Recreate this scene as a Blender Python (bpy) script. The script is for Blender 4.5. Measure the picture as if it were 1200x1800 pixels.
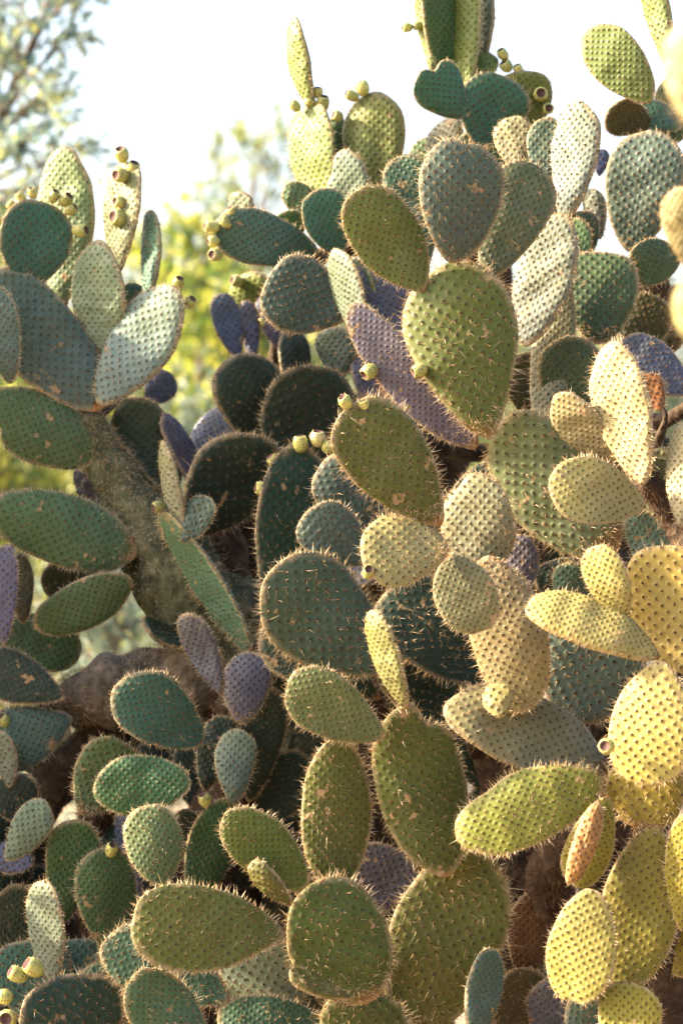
import bpy, math, random
import numpy as np
from mathutils import Vector, Matrix

# ------------------------------------------------------------------ clear
for o in list(bpy.data.objects):
    bpy.data.objects.remove(o, do_unlink=True)
scene = bpy.context.scene
COL = scene.collection
rng = np.random.default_rng(11)
random.seed(5)

# ------------------------------------------------------------------ camera
CAM_Z, LENS, FOCUS = 1.5, 85.0, 5.32
cam_data = bpy.data.cameras.new('camera')
cam_data.sensor_fit = 'VERTICAL'
cam_data.sensor_height = 36.0
cam_data.lens = LENS
cam_data.clip_start = 0.05
cam_data.clip_end = 2000
cam_data.dof.use_dof = True
cam_data.dof.focus_distance = FOCUS
cam_data.dof.aperture_fstop = 2.5
cam = bpy.data.objects.new('camera', cam_data)
COL.objects.link(cam)
cam.location = (0, 0, CAM_Z)
cam.rotation_euler = (math.radians(90), 0, 0)
scene.camera = cam
PX = (36.0 / LENS) / 1800.0          # metres per photo pixel at 1 m
Y0 = 5.5                             # distance of the main cactus plane

# ------------------------------------------------------------------ light
SUN_EL, SUN_AZ = math.radians(26), math.radians(-84)   # azimuth from +Y, clockwise positive (left, slightly towards the camera)
SUN = Vector((math.sin(SUN_AZ) * math.cos(SUN_EL), math.cos(SUN_AZ) * math.cos(SUN_EL), math.sin(SUN_EL)))
world = bpy.data.worlds.new('World')
scene.world = world
world.use_nodes = True
wn = world.node_tree.nodes
sky = wn.new('ShaderNodeTexSky')
sky.sky_type = 'NISHITA'
sky.sun_disc = False
sky.sun_elevation = SUN_EL
sky.sun_rotation = SUN_AZ
sky.air_density = 1.0
sky.dust_density = 6.0
sky.ozone_density = 1.0
bg = wn['Background']
bg.inputs['Strength'].default_value = 0.15
world.node_tree.links.new(sky.outputs[0], bg.inputs[0])
sun_data = bpy.data.lights.new('sun', 'SUN')
sun_data.energy = 5.0
sun_data.angle = math.radians(0.6)
sun_data.color = (1.0, 0.82, 0.58)
sun = bpy.data.objects.new('sun', sun_data)
COL.objects.link(sun)
sun.rotation_euler = SUN.to_track_quat('Z', 'Y').to_euler()
sun.location = (-8, -2, 9)

vs = scene.view_settings
vs.view_transform = 'Standard'
vs.look = 'None'
vs.exposure = 2.22
vs.gamma = 1.0
vs.use_curve_mapping = False
scene.render.engine = 'CYCLES'
scene.cycles.use_denoising = True
scene.cycles.max_bounces = 6
scene.cycles.diffuse_bounces = 3
scene.cycles.transparent_max_bounces = 4

# ------------------------------------------------------------------ helpers
def unproj(px, py, Y):
    return np.array([(px - 600) * PX * Y, Y, CAM_Z + (900 - py) * PX * Y])

def link(o, parent=None):
    COL.objects.link(o)
    if parent is not None:
        o.parent = parent
    return o

def mesh_from(name, V, faces3=None, faces4=None, mats=(), mat_idx3=None, mat_idx4=None, smooth=True, uv=None, attrs=None):
    """numpy mesh builder: V (n,3); faces3 (m,3); faces4 (k,4)"""
    me = bpy.data.meshes.new(name)
    n3 = 0 if faces3 is None else len(faces3)
    n4 = 0 if faces4 is None else len(faces4)
    me.vertices.add(len(V))
    me.vertices.foreach_set('co', np.asarray(V, np.float32).ravel())
    idx = []
    if n4: idx.append(np.asarray(faces4, np.int32).ravel())
    if n3: idx.append(np.asarray(faces3, np.int32).ravel())
    idx = np.concatenate(idx)
    me.loops.add(len(idx))
    me.loops.foreach_set('vertex_index', idx)
    me.polygons.add(n3 + n4)
    starts = np.concatenate([np.arange(n4) * 4, n4 * 4 + np.arange(n3) * 3]).astype(np.int32)
    me.polygons.foreach_set('loop_start', starts)
    me.polygons.foreach_set('use_smooth', np.full(n3 + n4, smooth))
    for m in mats:
        me.materials.append(m)
    mi = np.zeros(n3 + n4, np.int32)
    if mat_idx4 is not None: mi[:n4] = mat_idx4
    if mat_idx3 is not None: mi[n4:] = mat_idx3
    me.polygons.foreach_set('material_index', mi)
    if uv is not None:
        lay = me.uv_layers.new(name='UVMap')
        lay.data.foreach_set('uv', np.asarray(uv, np.float32)[idx].ravel())
    if attrs:
        for k, a in attrs.items():
            at = me.attributes.new(k, 'FLOAT', 'POINT')
            at.data.foreach_set('value', np.asarray(a, np.float32))
    me.update(calc_edges=True)
    me.validate()
    return me

def cones(P, D, Ln, R, n=3):
    """thin spines: base points P, unit directions D, lengths, radii -> verts, tris"""
    m = len(P)
    ref = np.where(np.abs(D[:, 2:3]) < 0.9, np.array([[0, 0, 1.0]]), np.array([[1.0, 0, 0]]))
    A = np.cross(D, ref); A /= np.linalg.norm(A, axis=1, keepdims=True) + 1e-9
    B = np.cross(D, A)
    V = np.zeros((m, n + 1, 3))
    for k in range(n):
        c, s = math.cos(2 * math.pi * k / n), math.sin(2 * math.pi * k / n)
        V[:, k] = P + R[:, None] * (c * A + s * B)
    V[:, n] = P + D * Ln[:, None]
    b = np.arange(m)[:, None] * (n + 1)
    F = np.stack([np.concatenate([b + k, b + (k + 1) % n, b + n], 1) for k in range(n)], 1).reshape(-1, 3)
    return V.reshape(-1, 3), F

def vnoise(p, seed=0):
    """cheap smooth noise from summed sines, ~[-1,1], p (n,k)"""
    r = np.random.default_rng(seed)
    out = np.zeros(len(p))
    for i in range(5):
        k = r.normal(size=p.shape[1]); k /= np.linalg.norm(k)
        f = 1.0 + 0.55 * i
        out += np.sin(p @ k * f * 2 + r.uniform(0, 6.28)) / (1 + .6 * i)
    return out / 2.2

# ------------------------------------------------------------------ materials
def new_mat(name):
    m = bpy.data.materials.new(name)
    m.use_nodes = True
    nt = m.node_tree
    return m, nt, nt.nodes, nt.links, nt.nodes['Principled BSDF']

def N(nodes, t, **kw):
    n = nodes.new(t)
    for k, v in kw.items():
        setattr(n, k, v)
    return n

def ramp(nodes, stops, interp='LINEAR'):
    r = nodes.new('ShaderNodeValToRGB')
    r.color_ramp.interpolation = interp
    e = r.color_ramp.elements
    while len(e) < len(stops): e.new(0.5)
    for q, (p, c) in zip(e, stops):
        q.position = p
        q.color = c if len(c) == 4 else (*c, 1)
    return r

def mixc(nodes, links, fac, a, b, blend='MIX'):
    m = nodes.new('ShaderNodeMix'); m.data_type = 'RGBA'; m.blend_type = blend
    for sock, v in ((m.inputs[0], fac), (m.inputs[6], a), (m.inputs[7], b)):
        if hasattr(v, 'is_linked'):
            links.new(v, sock)
        elif isinstance(v, (int, float)):
            sock.default_value = v
        else:
            sock.default_value = (*v, 1)
    return m.outputs[2]

def math_n(nodes, links, op, a, b=None, c=None, clamp=False):
    m = nodes.new('ShaderNodeMath'); m.operation = op; m.use_clamp = clamp
    for i, v in enumerate((a, b, c)):
        if v is None: continue
        if hasattr(v, 'is_linked'): links.new(v, m.inputs[i])
        else: m.inputs[i].default_value = v
    return m.outputs[0]

def smooth(nodes, links, v, lo, hi, a=0.0, b=1.0):
    m = nodes.new('ShaderNodeMapRange'); m.interpolation_type = 'SMOOTHSTEP'
    links.new(v, m.inputs[0])
    m.inputs[1].default_value = lo; m.inputs[2].default_value = hi
    m.inputs[3].default_value = a; m.inputs[4].default_value = b
    return m.outputs[0]

def make_pad_mat():
    m, nt, nd, ln, bs = new_mat('cactus_skin')
    oi = N(nd, 'ShaderNodeObjectInfo')
    uv = N(nd, 'ShaderNodeUVMap'); uv.uv_map = 'UVMap'
    add = N(nd, 'ShaderNodeVectorMath', operation='ADD'); add.inputs[1].default_value = (.5, .5, 0)
    ln.new(uv.outputs[0], add.inputs[0])
    fr = N(nd, 'ShaderNodeVectorMath', operation='FRACTION'); ln.new(add.outputs[0], fr.inputs[0])
    sb = N(nd, 'ShaderNodeVectorMath', operation='SUBTRACT'); sb.inputs[1].default_value = (.5, .5, 0)
    ln.new(fr.outputs[0], sb.inputs[0])
    le = N(nd, 'ShaderNodeVectorMath', operation='LENGTH'); ln.new(sb.outputs[0], le.inputs[0])
    d = le.outputs['Value']
    tc = N(nd, 'ShaderNodeTexCoord')
    off = N(nd, 'ShaderNodeVectorMath', operation='ADD')
    sc = N(nd, 'ShaderNodeVectorMath', operation='SCALE'); sc.inputs[3].default_value = 37.0
    cmb = N(nd, 'ShaderNodeCombineXYZ')
    for i in range(3): ln.new(oi.outputs['Random'], cmb.inputs[i])
    ln.new(cmb.outputs[0], sc.inputs[0])
    ln.new(tc.outputs['Object'], off.inputs[0]); ln.new(sc.outputs[0], off.inputs[1])
    P = off.outputs[0]
    def noise(scale, detail=3, rough=.6):
        n = N(nd, 'ShaderNodeTexNoise'); n.inputs['Scale'].default_value = scale
        n.inputs['Detail'].default_value = detail; n.inputs['Roughness'].default_value = rough
        ln.new(P, n.inputs['Vector']); return n.outputs[0]
    n1, n2, n3, n4, n5 = noise(9, 3), noise(38, 4), noise(6.5, 2), noise(240, 3), noise(14, 1)
    t = N(nd, 'ShaderNodeAttribute'); t.attribute_name = 't'
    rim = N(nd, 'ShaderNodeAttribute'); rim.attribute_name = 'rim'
    wear = N(nd, 'ShaderNodeAttribute'); wear.attribute_name = 'wear'
    base = oi.outputs['Color']
    # green shifts: younger parts paler, patches of waxy bloom
    c = mixc(nd, ln, smooth(nd, ln, n1, .32, .72, 0, .55), base, mixc(nd, ln, 1.0, base, (1.22, 1.12, .80), 'MULTIPLY'))
    c = mixc(nd, ln, smooth(nd, ln, n3, .42, .70, 0, .6), c, mixc(nd, ln, 1.0, base, (1.22, 1.30, 1.45), 'MULTIPLY'))
    c = mixc(nd, ln, smooth(nd, ln, n2, .42, .75, 0, .35), c, mixc(nd, ln, 1.0, c, (.66, .72, .60), 'MULTIPLY'))
    grad = smooth(nd, ln, t.outputs['Fac'], .1, .95)
    c = mixc(nd, ln, math_n(nd, ln, 'MULTIPLY', grad, .55), c, mixc(nd, ln, 1.0, c, (1.20, 1.20, .86), 'MULTIPLY'))
    # pale skin around each areole, brown felt in its middle
    c = mixc(nd, ln, smooth(nd, ln, d, .30, .12, 0, .25), c, mixc(nd, ln, 1.0, c, (1.35, 1.28, 1.0), 'MULTIPLY'))
    dj = math_n(nd, ln, 'ADD', d, math_n(nd, ln, 'MULTIPLY', math_n(nd, ln, 'SUBTRACT', n4, .5), .06))
    dj = math_n(nd, ln, 'ADD', dj, math_n(nd, ln, 'MULTIPLY', math_n(nd, ln, 'SUBTRACT', n2, .5), .22))
    c = mixc(nd, ln, smooth(nd, ln, dj, .18, .10, 0, .95), c, (.030, .013, .006))
    # corky brown at the joint, dry scars
    tt = math_n(nd, ln, 'ADD', t.outputs['Fac'], math_n(nd, ln, 'MULTIPLY', math_n(nd, ln, 'SUBTRACT', n2, .5), .17))
    cork = mixc(nd, ln, smooth(nd, ln, n4, .35, .65), (.11, .036, .010), (.34, .145, .040))
    wv = smooth(nd, ln, wear.outputs['Fac'], 0, 1, .015, .15)
    cm = N(nd, 'ShaderNodeMapRange'); cm.interpolation_type = 'SMOOTHSTEP'
    ln.new(tt, cm.inputs[0]); cm.inputs[1].default_value = -0.02
    ln.new(wv, cm.inputs[2]); cm.inputs[3].default_value = .9; cm.inputs[4].default_value = 0
    c = mixc(nd, ln, cm.outputs[0], c, cork)
    c = mixc(nd, ln, math_n(nd, ln, 'MULTIPLY', smooth(nd, ln, n2, .57, .64), smooth(nd, ln, n5, .575, .64)), c, (.26, .17, .085))
    rimf = math_n(nd, ln, 'MULTIPLY', smooth(nd, ln, rim.outputs['Fac'], .88, 1.0, 0, .65), smooth(nd, ln, n2, .3, .6))  # rim band painted pale: dense bristles and the sun they catch
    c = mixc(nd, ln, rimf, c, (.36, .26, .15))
    ln.new(c, bs.inputs['Base Color'])
    bs.inputs['Roughness'].default_value = .56
    bs.inputs['Specular IOR Level'].default_value = .32
    ln.new(smooth(nd, ln, n2, .3, .7, .48, .70), bs.inputs['Roughness'])
    # relief
    h1 = math_n(nd, ln, 'MULTIPLY', smooth(nd, ln, d, .42, .04), 1.0)
    h = math_n(nd, ln, 'ADD', h1, math_n(nd, ln, 'MULTIPLY', n2, .30))
    h = math_n(nd, ln, 'ADD', h, math_n(nd, ln, 'MULTIPLY', n4, .07))
    b = N(nd, 'ShaderNodeBump'); b.inputs['Strength'].default_value = .6; b.inputs['Distance'].default_value = .0026
    ln.new(h, b.inputs['Height']); ln.new(b.outputs[0], bs.inputs['Normal'])
    return m

def make_spine_mat(name='rim_spine', stops=((.42, .26, .11), (.62, .45, .23), (.74, .61, .39), (.80, .72, .56))):
    m, nt, nd, ln, bs = new_mat(name)
    oi = N(nd, 'ShaderNodeNewGeometry')
    c = ramp(nd, list(zip((0, .35, .75, 1), stops)))
    ln.new(oi.outputs['Random Per Island'], c.inputs[0])
    ln.new(c.outputs[0], bs.inputs['Base Color'])
    bs.inputs['Roughness'].default_value = .45
    tr = N(nd, 'ShaderNodeBsdfTranslucent'); ln.new(c.outputs[0], tr.inputs[0])
    mx = N(nd, 'ShaderNodeMixShader'); mx.inputs[0].default_value = .30
    ln.new(bs.outputs[0], mx.inputs[1]); ln.new(tr.outputs[0], mx.inputs[2])
    ln.new(mx.outputs[0], nd['Material Output'].inputs[0])
    return m

def make_bark_mat(name, c1, c2, c3, scale=22.0):
    m, nt, nd, ln, bs = new_mat(name)
    tc = N(nd, 'ShaderNodeTexCoord')
    n = N(nd, 'ShaderNodeTexNoise'); n.inputs['Scale'].default_value = scale; n.inputs['Detail'].default_value = 5
    n.inputs['Roughness'].default_value = .65; ln.new(tc.outputs['Object'], n.inputs[0])
    v = N(nd, 'ShaderNodeTexVoronoi'); v.inputs['Scale'].default_value = scale * 2.1; ln.new(tc.outputs['Object'], v.inputs[0])
    r = ramp(nd, [(.28, c1), (.5, c2), (.72, c3)]); ln.new(n.outputs[0], r.inputs[0])
    c = mixc(nd, ln, smooth(nd, ln, v.outputs[0], .22, .10, 0, .85), r.outputs[0], (.05, .03, .015))
    ln.new(c, bs.inputs['Base Color'])
    bs.inputs['Roughness'].default_value = .85; bs.inputs['Specular IOR Level'].default_value = .2
    h = math_n(nd, ln, 'ADD', n.outputs[0], math_n(nd, ln, 'MULTIPLY', v.outputs[0], .6))
    b = N(nd, 'ShaderNodeBump'); b.inputs['Strength'].default_value = .8; b.inputs['Distance'].default_value = .012
    ln.new(h, b.inputs['Height']); ln.new(b.outputs[0], bs.inputs['Normal'])
    return m

def make_fruit_mat():
    m, nt, nd, ln, bs = new_mat('fruit_skin')
    oi = N(nd, 'ShaderNodeObjectInfo')
    tc = N(nd, 'ShaderNodeTexCoord')
    v = N(nd, 'ShaderNodeTexVoronoi'); v.inputs['Scale'].default_value = 140; v.inputs['Randomness'].default_value = .35
    ln.new(tc.outputs['Object'], v.inputs[0])
    n = N(nd, 'ShaderNodeTexNoise'); n.inputs['Scale'].default_value = 45; ln.new(tc.outputs['Object'], n.inputs[0])
    r = ramp(nd, [(.3, (.34, .36, .10)), (.55, (.52, .50, .14)), (.75, (.60, .52, .20))]); ln.new(n.outputs[0], r.inputs[0])
    base = mixc(nd, ln, 1.0, r.outputs[0], oi.outputs['Color'], 'MULTIPLY')
    c = mixc(nd, ln, smooth(nd, ln, v.outputs[0], .30, .20, 0, .9), base, (.09, .045, .015))
    ln.new(c, bs.inputs['Base Color']); bs.inputs['Roughness'].default_value = .5
    b = N(nd, 'ShaderNodeBump'); b.inputs['Strength'].default_value = .5; b.inputs['Distance'].default_value = .002
    ln.new(smooth(nd, ln, v.outputs[0], .5, .1), b.inputs['Height']); ln.new(b.outputs[0], bs.inputs['Normal'])
    return m

def make_plain(name, col, rough=.8, noise=30, var=.35):
    m, nt, nd, ln, bs = new_mat(name)
    tc = N(nd, 'ShaderNodeTexCoord')
    n = N(nd, 'ShaderNodeTexNoise'); n.inputs['Scale'].default_value = noise; n.inputs['Detail'].default_value = 4
    ln.new(tc.outputs['Object'], n.inputs[0])
    r = ramp(nd, [(.3, tuple(x * (1 - var) for x in col)), (.7, tuple(x * (1 + var) for x in col))])
    ln.new(n.outputs[0], r.inputs[0]); ln.new(r.outputs[0], bs.inputs['Base Color'])
    bs.inputs['Roughness'].default_value = rough
    return m

def make_leaf_mat(name, c1, c2, c3, trans=.45):
    m, nt, nd, ln, bs = new_mat(name)
    g = N(nd, 'ShaderNodeNewGeometry')
    r = ramp(nd, [(0, c1), (.5, c2), (1, c3)]); ln.new(g.outputs['Random Per Island'], r.inputs[0])
    ln.new(r.outputs[0], bs.inputs['Base Color']); bs.inputs['Roughness'].default_value = .5
    tr = N(nd, 'ShaderNodeBsdfTranslucent'); ln.new(r.outputs[0], tr.inputs[0])
    mx = N(nd, 'ShaderNodeMixShader'); mx.inputs[0].default_value = trans
    ln.new(bs.outputs[0], mx.inputs[1]); ln.new(tr.outputs[0], mx.inputs[2])
    ln.new(mx.outputs[0], nd['Material Output'].inputs[0])
    return m

M_PAD = make_pad_mat()
M_SPINE = make_spine_mat()
M_FSPINE = make_spine_mat('face_spine', ((.22, .11, .04), (.42, .27, .11), (.58, .44, .24), (.70, .60, .42)))
M_TRUNK = make_bark_mat('old_trunk_skin', (.020, .025, .013), (.080, .082, .045), (.19, .17, .095))
M_STEM = make_bark_mat('woody_stem', (.018, .010, .006), (.045, .028, .017), (.10, .068, .042))
M_LIMB = make_bark_mat('old_limb_skin', (.035, .028, .016), (.13, .10, .065), (.25, .19, .14))
M_FRUIT = make_fruit_mat()
M_TUFT = make_plain('glochid_tuft', (.10, .042, .015), .8, 200)
M_CUP = make_plain('fruit_scar', (.075, .032, .022), .8, 90)
M_CORK = make_bark_mat('dry_cork', (.22, .11, .05), (.42, .25, .12), (.55, .38, .22), 40)

# ------------------------------------------------------------------ setting: ground
def make_ground():
    xs = np.concatenate([-np.geomspace(1200, 12, 14), np.linspace(-10, 10, 60), np.geomspace(12, 1200, 14)])
    ys = np.concatenate([-np.geomspace(300, 4, 8), np.linspace(-3, 24, 80), np.geomspace(26, 1500, 16)])
    X, Y = np.meshgrid(xs, ys)
    p = np.stack([X.ravel(), Y.ravel()], 1)
    near = np.exp(-((p[:, 0] / 30) ** 2 + ((p[:, 1] - 8) / 30) ** 2))
    Z = (.05 * vnoise(p * 1.1, 3) + .025 * vnoise(p * 3.7, 4)) * near - .06
    V = np.column_stack([p, Z])
    ny, nx = X.shape
    i = (np.arange(ny - 1)[:, None] * nx + np.arange(nx - 1)[None]).ravel()
    F = np.stack([i, i + 1, i + 1 + nx, i + nx], 1)
    m, nt, nd, ln, bs = new_mat('dry_soil')
    tc = N(nd, 'ShaderNodeTexCoord')
    n = N(nd, 'ShaderNodeTexNoise'); n.inputs['Scale'].default_value = 2.2; n.inputs['Detail'].default_value = 8; n.inputs['Roughness'].default_value = .7
    ln.new(tc.outputs['Object'], n.inputs[0])
    r = ramp(nd, [(.3, (.12, .085, .05)), (.5, (.26, .19, .12)), (.7, (.42, .33, .22))]); ln.new(n.outputs[0], r.inputs[0])
    ln.new(r.outputs[0], bs.inputs['Base Color']); bs.inputs['Roughness'].default_value = .95
    b = N(nd, 'ShaderNodeBump'); b.inputs['Strength'].default_value = .6; b.inputs['Distance'].default_value = .03
    ln.new(n.outputs[0], b.inputs['Height']); ln.new(b.outputs[0], bs.inputs['Normal'])
    o = link(bpy.data.objects.new('ground', mesh_from('ground', V, None, F, [m])))
    o['kind'] = 'structure'
make_ground()

# ------------------------------------------------------------------ tubes (trunks, stems, limbs)
def tube(points, radii, seg=14, sub=5, bump=0.0, seed=0):
    """smooth tapered tube along a polyline, closed at both ends -> V, F4, F3, centre line"""
    P = np.asarray(points, float); R = np.asarray(radii, float)
    n = len(P)
    Pe = np.vstack([2 * P[0] - P[1], P, 2 * P[-1] - P[-2]])
    C, RR = [], []
    for i in range(n - 1):
        p0, p1, p2, p3 = Pe[i], Pe[i + 1], Pe[i + 2], Pe[i + 3]
        for k in range(sub):
            t = k / sub
            C.append(.5 * (2 * p1 + (p2 - p0) * t + (2 * p0 - 5 * p1 + 4 * p2 - p3) * t * t + (3 * p1 - p0 - 3 * p2 + p3) * t ** 3))
            RR.append(R[i] * (1 - t) + R[i + 1] * t)
    C.append(P[-1]); RR.append(R[-1])
    C = np.array(C); RR = np.array(RR)
    m = len(C)
    T = np.gradient(C, axis=0); T /= np.linalg.norm(T, axis=1, keepdims=True) + 1e-9
    A = np.cross(T, np.array([0.13, .97, .2])); A /= np.linalg.norm(A, axis=1, keepdims=True) + 1e-9
    B = np.cross(T, A)
    th = np.linspace(0, 2 * math.pi, seg, endpoint=False)
    D = np.cos(th)[None, :, None] * A[:, None] + np.sin(th)[None, :, None] * B[:, None]
    V = C[:, None] + D * RR[:, None, None]
    if bump:
        nz = vnoise(V.reshape(-1, 3) * (1.1 / max(RR.mean(), .01)), seed).reshape(m, seg)
        V = V + D * (nz * bump * RR[:, None])[:, :, None]
    V = V.reshape(-1, 3)
    i = (np.arange(m - 1)[:, None] * seg + np.arange(seg)[None])
    j = (np.arange(m - 1)[:, None] * seg + (np.arange(seg)[None] + 1) % seg)
    F4 = np.stack([i, j, j + seg, i + seg], 2).reshape(-1, 4)
    c0, c1 = len(V), len(V) + 1
    V = np.vstack([V, C[0] - T[0] * RR[0] * .3, C[-1] + T[-1] * RR[-1] * .5])
    k = np.arange(seg)
    F3 = np.vstack([np.stack([(k + 1) % seg, k, np.full(seg, c0)], 1),
                    np.stack([(m - 1) * seg + k, (m - 1) * seg + (k + 1) % seg, np.full(seg, c1)], 1)])
    return V, F4, F3, C, RR

def join_parts(parts):
    V, F4, F3, o = [], [], [], 0
    for v, f4, f3 in parts:
        V.append(v)
        if f4 is not None and len(f4): F4.append(np.asarray(f4) + o)
        if f3 is not None and len(f3): F3.append(np.asarray(f3) + o)
        o += len(v)
    return np.vstack(V), (np.vstack(F4) if F4 else None), (np.vstack(F3) if F3 else None)

# ------------------------------------------------------------------ plants
PLANTS = {}
def plant(key, px, d, label):
    Y = Y0 + d
    e = bpy.data.objects.new('prickly_pear_cactus', None)
    e.location = ((px - 600) * PX * Y, Y, 0)
    e['label'] = label; e['category'] = 'cactus'; e['group'] = 'prickly pears in the thicket'
    link(e)
    e.empty_display_size = .1
    PLANTS[key] = dict(obj=e, pads=[], lines=[])

def to_local(e, V):
    return V - np.array(e.location)

COLORS = {  # skin tints; the pale, dark and violet keys also hold sun and shade
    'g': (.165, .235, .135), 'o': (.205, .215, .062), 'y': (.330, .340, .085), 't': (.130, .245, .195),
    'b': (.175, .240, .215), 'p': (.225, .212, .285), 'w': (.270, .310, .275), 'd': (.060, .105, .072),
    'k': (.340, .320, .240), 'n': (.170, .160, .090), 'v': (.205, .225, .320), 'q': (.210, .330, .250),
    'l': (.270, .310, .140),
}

def pad(key, bx, by, tx, ty, w, d, col='g', yaw=0, lean=0, taper=.22, thick=None, notch=(), sp=1.0, ns=4, ripple=0,
        bend=0, fruits=(), wear=.25, cup=0, space=None, cork=False, bluntness=0):
    pl = PLANTS[key]; e = pl['obj']
    Yb = Y0 + d
    wedge = .28 if taper > .03 else .08
    if taper > .03: taper += .10
    if lean == 0 and w > 45:
        lean = float(np.random.default_rng(int(bx * 31 + ty * 17 + 9000)).uniform(-.055, .045))
    B = unproj(bx, by, Yb); Tp = unproj(tx, ty, Yb + lean)
    ax = Tp - B; L = np.linalg.norm(ax); ax /= L
    s = PX * (Yb + lean / 2)
    T = thick * s if thick else (min(max(.16 * w * s, .021), .034) if abs(yaw) < 24 else min(max(.30 * w * s, .026), .042))
    cy, sy = math.cos(math.radians(yaw)), math.sin(math.radians(abs(yaw)))
    app = w * s
    W = math.sqrt(max(app ** 2 - (T * sy) ** 2, (.35 * app) ** 2)) / max(cy, .2)
    W = min(W, L * .95)
    C = (B + Tp) / 2
    vd = C - np.array([0, 0, CAM_Z]); vd /= np.linalg.norm(vd)
    n0 = -vd + ax * np.dot(vd, ax); n0 /= np.linalg.norm(n0)
    sd = np.cross(ax, n0)
    if np.dot(sd, np.array(SUN)) < 0: sd = -sd
    a_ = math.radians(yaw)
    n = math.cos(a_) * n0 + math.sin(a_) * sd
    xr = np.cross(n, ax)                      # width axis;  local frame: x = xr, y = -n (front is -y), z = ax
    xr = -xr
    # right handed: x cross y = z  ->  xr x (-n) = ax
    if np.dot(np.cross(xr, -n), ax) < 0: xr = -xr
    seed = int(abs(bx * 7 + by * 13 + tx * 3 + ty * 5))
    r_ = np.random.default_rng(seed)
    ph = r_.uniform(0, 6.28, 6)
    bs_ = np.linspace(-1, 1, 200)
    gmax = np.max(np.sqrt(1 - bs_ ** 2) * (1 + taper * bs_) * (1 - wedge * np.exp(-(bs_ + 1) / .38)))
    spx = space if space else min(max(w / max(cy, .35) * .064, 7), 11.8)
    S = spx * s
    uo = r_.uniform(0, 1, 2)
    cupk = cup if cup else r_.uniform(-.25, .25)
    bowk = r_.uniform(-.25, .25); twk = r_.uniform(-.5, .5)
    rim_seed = seed

    def disc(a, b):
        r = np.sqrt(a * a + b * b); phi = np.arctan2(a, b)
        m = 1 + .024 * np.sin(2 * phi + ph[0]) + .024 * np.sin(3 * phi + ph[1]) + .014 * np.sin(5 * phi + ph[2]) + .006 * np.sin(9 * phi + ph[3])
        if bluntness: m = m + bluntness * np.sin(2 * phi) ** 2
        for (ang, dep, wid) in notch:
            dd = (phi - math.radians(ang) + math.pi) % (2 * math.pi) - math.pi
            m = m - dep * np.exp(-(dd / math.radians(wid)) ** 2)
        m = 1 + (m - 1) * r ** 2
        return a * m, b * m, r
    def plan(a, b):
        a2, b2, r = disc(a, b)
        z = L * (b2 + 1) / 2
        x = W / 2 * a2 * (1 + taper * b2) * (1 - wedge * np.exp(-(b2 + 1) / .38)) / gmax + bend * L * ((b2 + 1) / 2) * (1 - (b2 + 1) / 2) * 2
        return x, z, r
    def lattice(x, z):
        q = np.stack([x, z], -1)
        wx = .22 * vnoise(q * (5.5 / max(W, .05)), seed + 1); wz = .22 * vnoise(q * (5.5 / max(W, .05)), seed + 2)
        p0, p1 = x / S + wx, z / (S * 1.06) + wz
        return (p0 + p1) / 2 + uo[0], (p0 - p1) / 2 + uo[1]
    def surf(a, b, side):
        x, z, r = plan(a, b)
        u, v = lattice(x, z)
        rr = np.clip(r, 0, 1)
        h = T / 2 * (.80 * np.sqrt(np.clip(1 - rr ** (3.2 if abs(yaw) < 24 else 5.5), 0, 1)) + .20 * (1 - rr ** 2))
        neck = np.clip(z / (L * .12), 0, 1)
        fu, fv = u - np.round(u), v - np.round(v)
        dd = np.sqrt(fu ** 2 + fv ** 2)
        h = h + np.exp(-(dd / .22) ** 2) * S * .055 * (1 - rr ** 8)
        if ripple: h = h + ripple * np.sin(z / L * 62 + 3 * x / W) * (1 - rr ** 4)
        lo = vnoise(np.stack([x, z], -1) * (2.6 / max(W, .05)), seed + 3) * T * .13
        xc, zc = x, z - L / 2
        y = side * h + lo * (1 - rr ** 4 * .4) - cupk * xc * xc / max(W, .03) - bowk * zc * zc / L + twk * xc * zc / L * .5
        return np.stack([x, y, z], -1), u, v, rr
    # ---- skin mesh
    size = max(w / max(cy, .4), 40)
    seg = int(np.clip(size * .62, 44, 104)); nr = int(np.clip(size * .2, 14, 34)); nb = 9
    th = np.linspace(0, 2 * math.pi, seg, endpoint=False)
    def rings(n_):
        k = np.linspace(0, 1, n_ + 1)[1:]
        return np.sin(k * math.pi / 2) ** .85
    rf, rb = rings(nr), rings(nb)[:-1]
    A = [np.zeros(1)]; Bq = [np.zeros(1)]
    for r in rf: A.append(r * np.sin(th)); Bq.append(r * np.cos(th))
    Vf, uf, vf, rrf = surf(np.concatenate(A), np.concatenate(Bq), -1)
    A = [np.zeros(1)]; Bq = [np.zeros(1)]
    for r in rb: A.append(r * np.sin(th)); Bq.append(r * np.cos(th))
    Vb, ub, vb, rrb = surf(np.concatenate(A), np.concatenate(Bq), 1)
    nf = len(Vf)
    V = np.vstack([Vf, Vb]); U = np.column_stack([np.concatenate([uf, ub]), np.concatenate([vf, vb])])
    k = np.arange(seg); k1 = (k + 1) % seg
    F3 = [np.stack([np.zeros(seg, int), 1 + k, 1 + k1], 1), np.stack([np.full(seg, nf), nf + 1 + k1, nf + 1 + k], 1)]
    F4 = []
    for i in range(len(rf) - 1):
        a0, b0 = 1 + i * seg, 1 + (i + 1) * seg
        F4.append(np.stack([a0 + k, b0 + k, b0 + k1, a0 + k1], 1))
    for i in range(len(rb) - 1):
        a0, b0 = nf + 1 + i * seg, nf + 1 + (i + 1) * seg
        F4.append(np.stack([a0 + k1, b0 + k1, b0 + k, a0 + k], 1))
    a0, b0 = nf + 1 + (len(rb) - 1) * seg, 1 + (len(rf) - 1) * seg
    F4.append(np.stack([a0 + k1, b0 + k1, b0 + k, a0 + k], 1))
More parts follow.
